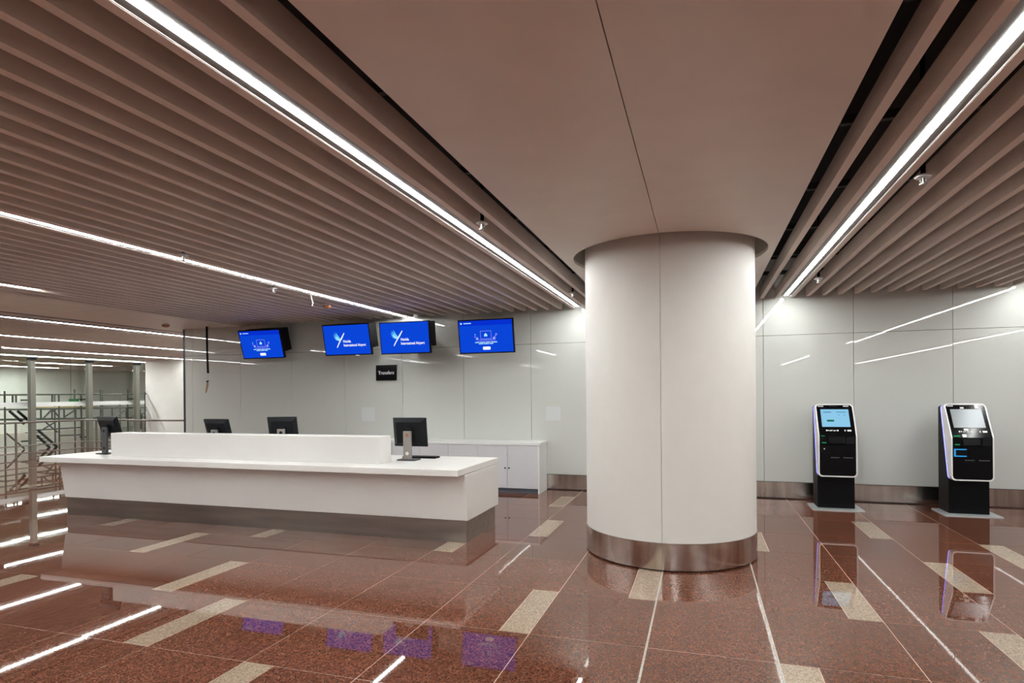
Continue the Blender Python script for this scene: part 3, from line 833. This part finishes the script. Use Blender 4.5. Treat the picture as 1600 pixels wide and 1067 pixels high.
PIPES = [(13.13, 1.89, 13.13, 0), (13.85, 1.89, 13.85, 0), (14.8, 1.76, 14.8, 0), (15.57, 1.8, 15.57, 0), (14.58, 1.76, 14.58, 1.52), (13.36, 1.75, 13.36, 1.52), (13.46, 1.75, 13.46, 1.52),
         (16.29, 1.97, 16.29, 0), (17.37, 1.97, 17.37, 0), (18.11, 1.88, 18.11, 0), (13.09, 1.77, 13.9, 1.77), (13.9, 1.78, 16.29, 1.79), (16.34, 1.76, 18.17, 1.8), (13.12, 1.30, 18.16, 1.25),
         (13.12, 0.98, 18.15, 0.86), (14.05, 0.6, 15.56, 0.61), (14.78, 0.37, 15.54, 0.35), (14.21, 1.3, 14.21, 0.95), (14.57, 1.29, 14.57, 0.94), (14.97, 1.28, 14.97, 0.92), (15.37, 1.28, 15.37, 0.9),
         (16.73, 1.25, 16.73, 0.87), (17.3, 1.25, 17.3, 0.85), (14.25, 0.95, 14.54, 1.24), (14.96, 0.99, 15.37, 1.24), (14.61, 1.24, 14.79, 1.02), (16.97, 0.96, 17.22, 1.17), (17.9, 0.92, 18.16, 1.14),
         (14.33, 0.88, 14.74, 0.49), (14.73, 0.87, 14.29, 0.63), (13.17, 0.55, 13.69, 0.02)]
for i, (a, z0, b_, z1) in enumerate(PIPES):
    nm = 'standard' if abs(a - b_) < 0.06 else ('ledger' if abs(z0 - z1) < 0.14 else 'brace')
    tubeobj(nm, (0, a - 15.6, z0), (0, b_ - 15.6, z1), 0.026, M['galv'], sc, 6)
    if i in (0, 2, 3, 7, 8, 9, 11, 13, 14):
        tubeobj(nm, (-1.3, a - 15.6, z0), (-1.3, b_ - 15.6, z1), 0.026, M['galv'], sc, 6)
for y, z in ((13.13, 1.77), (14.8, 1.3), (16.29, 1.3), (17.37, 1.3), (13.13, 0.98), (14.8, 0.94), (16.29, 0.9)):
    tubeobj('transom', (0, y - 15.6, z), (-1.3, y - 15.6, z), 0.026, M['galv'], sc, 6)
for a, z0, b_, z1 in ((14.06, 0.6, 14.66, 0.0), (14.02, 0.43, 14.42, 0.0), (13.21, 1.26, 13.64, 0.83), (13.45, 1.25, 13.89, 0.82)):
    tubeobj('stair_stringer', (0.08, a - 15.6, z0), (0.08, b_ - 15.6, z1), 0.042, M['dark'], sc, 6)
for k in range(5):
    MB().box(-0.5, 0.07, 14.04 - 15.6 + 0.1 * k, 14.2 - 15.6 + 0.1 * k, 0.5 - 0.1 * k, 0.52 - 0.1 * k).build('stair_tread', M['galv'], sc)
for k in range(4):
    MB().box(-1.28, -0.02, 14.85 - 15.6 + 0.34 * k, 15.17 - 15.6 + 0.34 * k, 1.32, 1.355).build('deck_board', M['tan'], sc)
bg = MB()
random.seed(3)
prof_ = [(0.02, 0.0), (0.15, 0.06), (0.19, 0.22), (0.15, 0.42), (0.18, 0.55), (0.09, 0.70), (0.10, 0.80), (0.02, 0.88)]
bg.lathe(prof_, 14)
bg.v = [Vector((q.x * random.uniform(0.8, 1.2), q.y * random.uniform(0.8, 1.2), q.z)) for q in bg.v]
tag(bg.build('tarpaulin_bundle', M['black'], None, (-20.75, 17.6, 0.38), smooth=True), 'dark bundled tarpaulin hanging on the scaffold behind the glass', 'tarpaulin')
ex = thing('exit_sign', 'small green exit sign above the scaffold deck behind the glass', 'sign', (-20.9, 15.24, 1.52))
MB().box(-0.02, 0.02, -0.16, 0.16, 0.0, 0.09).build('green_face', M['exitgreen'], ex)
MB().box(-0.022, 0.022, -0.165, 0.165, 0.0905, 0.10).build('casing', M['dark'], ex)
tubeobj('hanger', (0, -0.1, 0.10), (0, -0.1, 1.565), 0.006, M['dark'], ex, 6)

# ------------------------------------------------------------------ wayfinding sign hung behind the viewpoint, seen mirrored in the glass wall
hs = thing('wayfinding_sign', 'black hanging wayfinding sign with lit white pictograms, mirrored in the glass wall', 'sign', (-16.8, -4.5, 2.58))
MB().box(-1.0, 1.0, -0.05, 0.05, 0.0, 0.36).build('casing', M['black'], hs, bevel=0.004)
for xx in (-0.8, 0.8):
    tubeobj('hanger', (xx, 0, 0.36), (xx, 0, 0.505), 0.01, M['dark'], hs)
def sgn(pts, name='pictogram'):
    MB().poly([(x_, 0.0515, z_) for x_, z_ in pts]).build(name, M['swhite'], hs)
sgn([(-0.72, 0.14), (-0.60, 0.23), (-0.60, 0.17), (-0.50, 0.17), (-0.50, 0.11), (-0.60, 0.11), (-0.60, 0.05)])
sgn([(-0.43, 0.05), (-0.30, 0.05), (-0.30, 0.20), (-0.365, 0.26), (-0.43, 0.20)])
for a, b_, z0, z1 in ((-0.18, 0.22, 0.20, 0.27), (-0.18, 0.05, 0.06, 0.12), (0.34, 0.52, 0.20, 0.27), (0.34, 0.62, 0.06, 0.14)):
    sgn([(a, z0), (b_, z0), (b_, z1), (a, z1)], 'text_line')
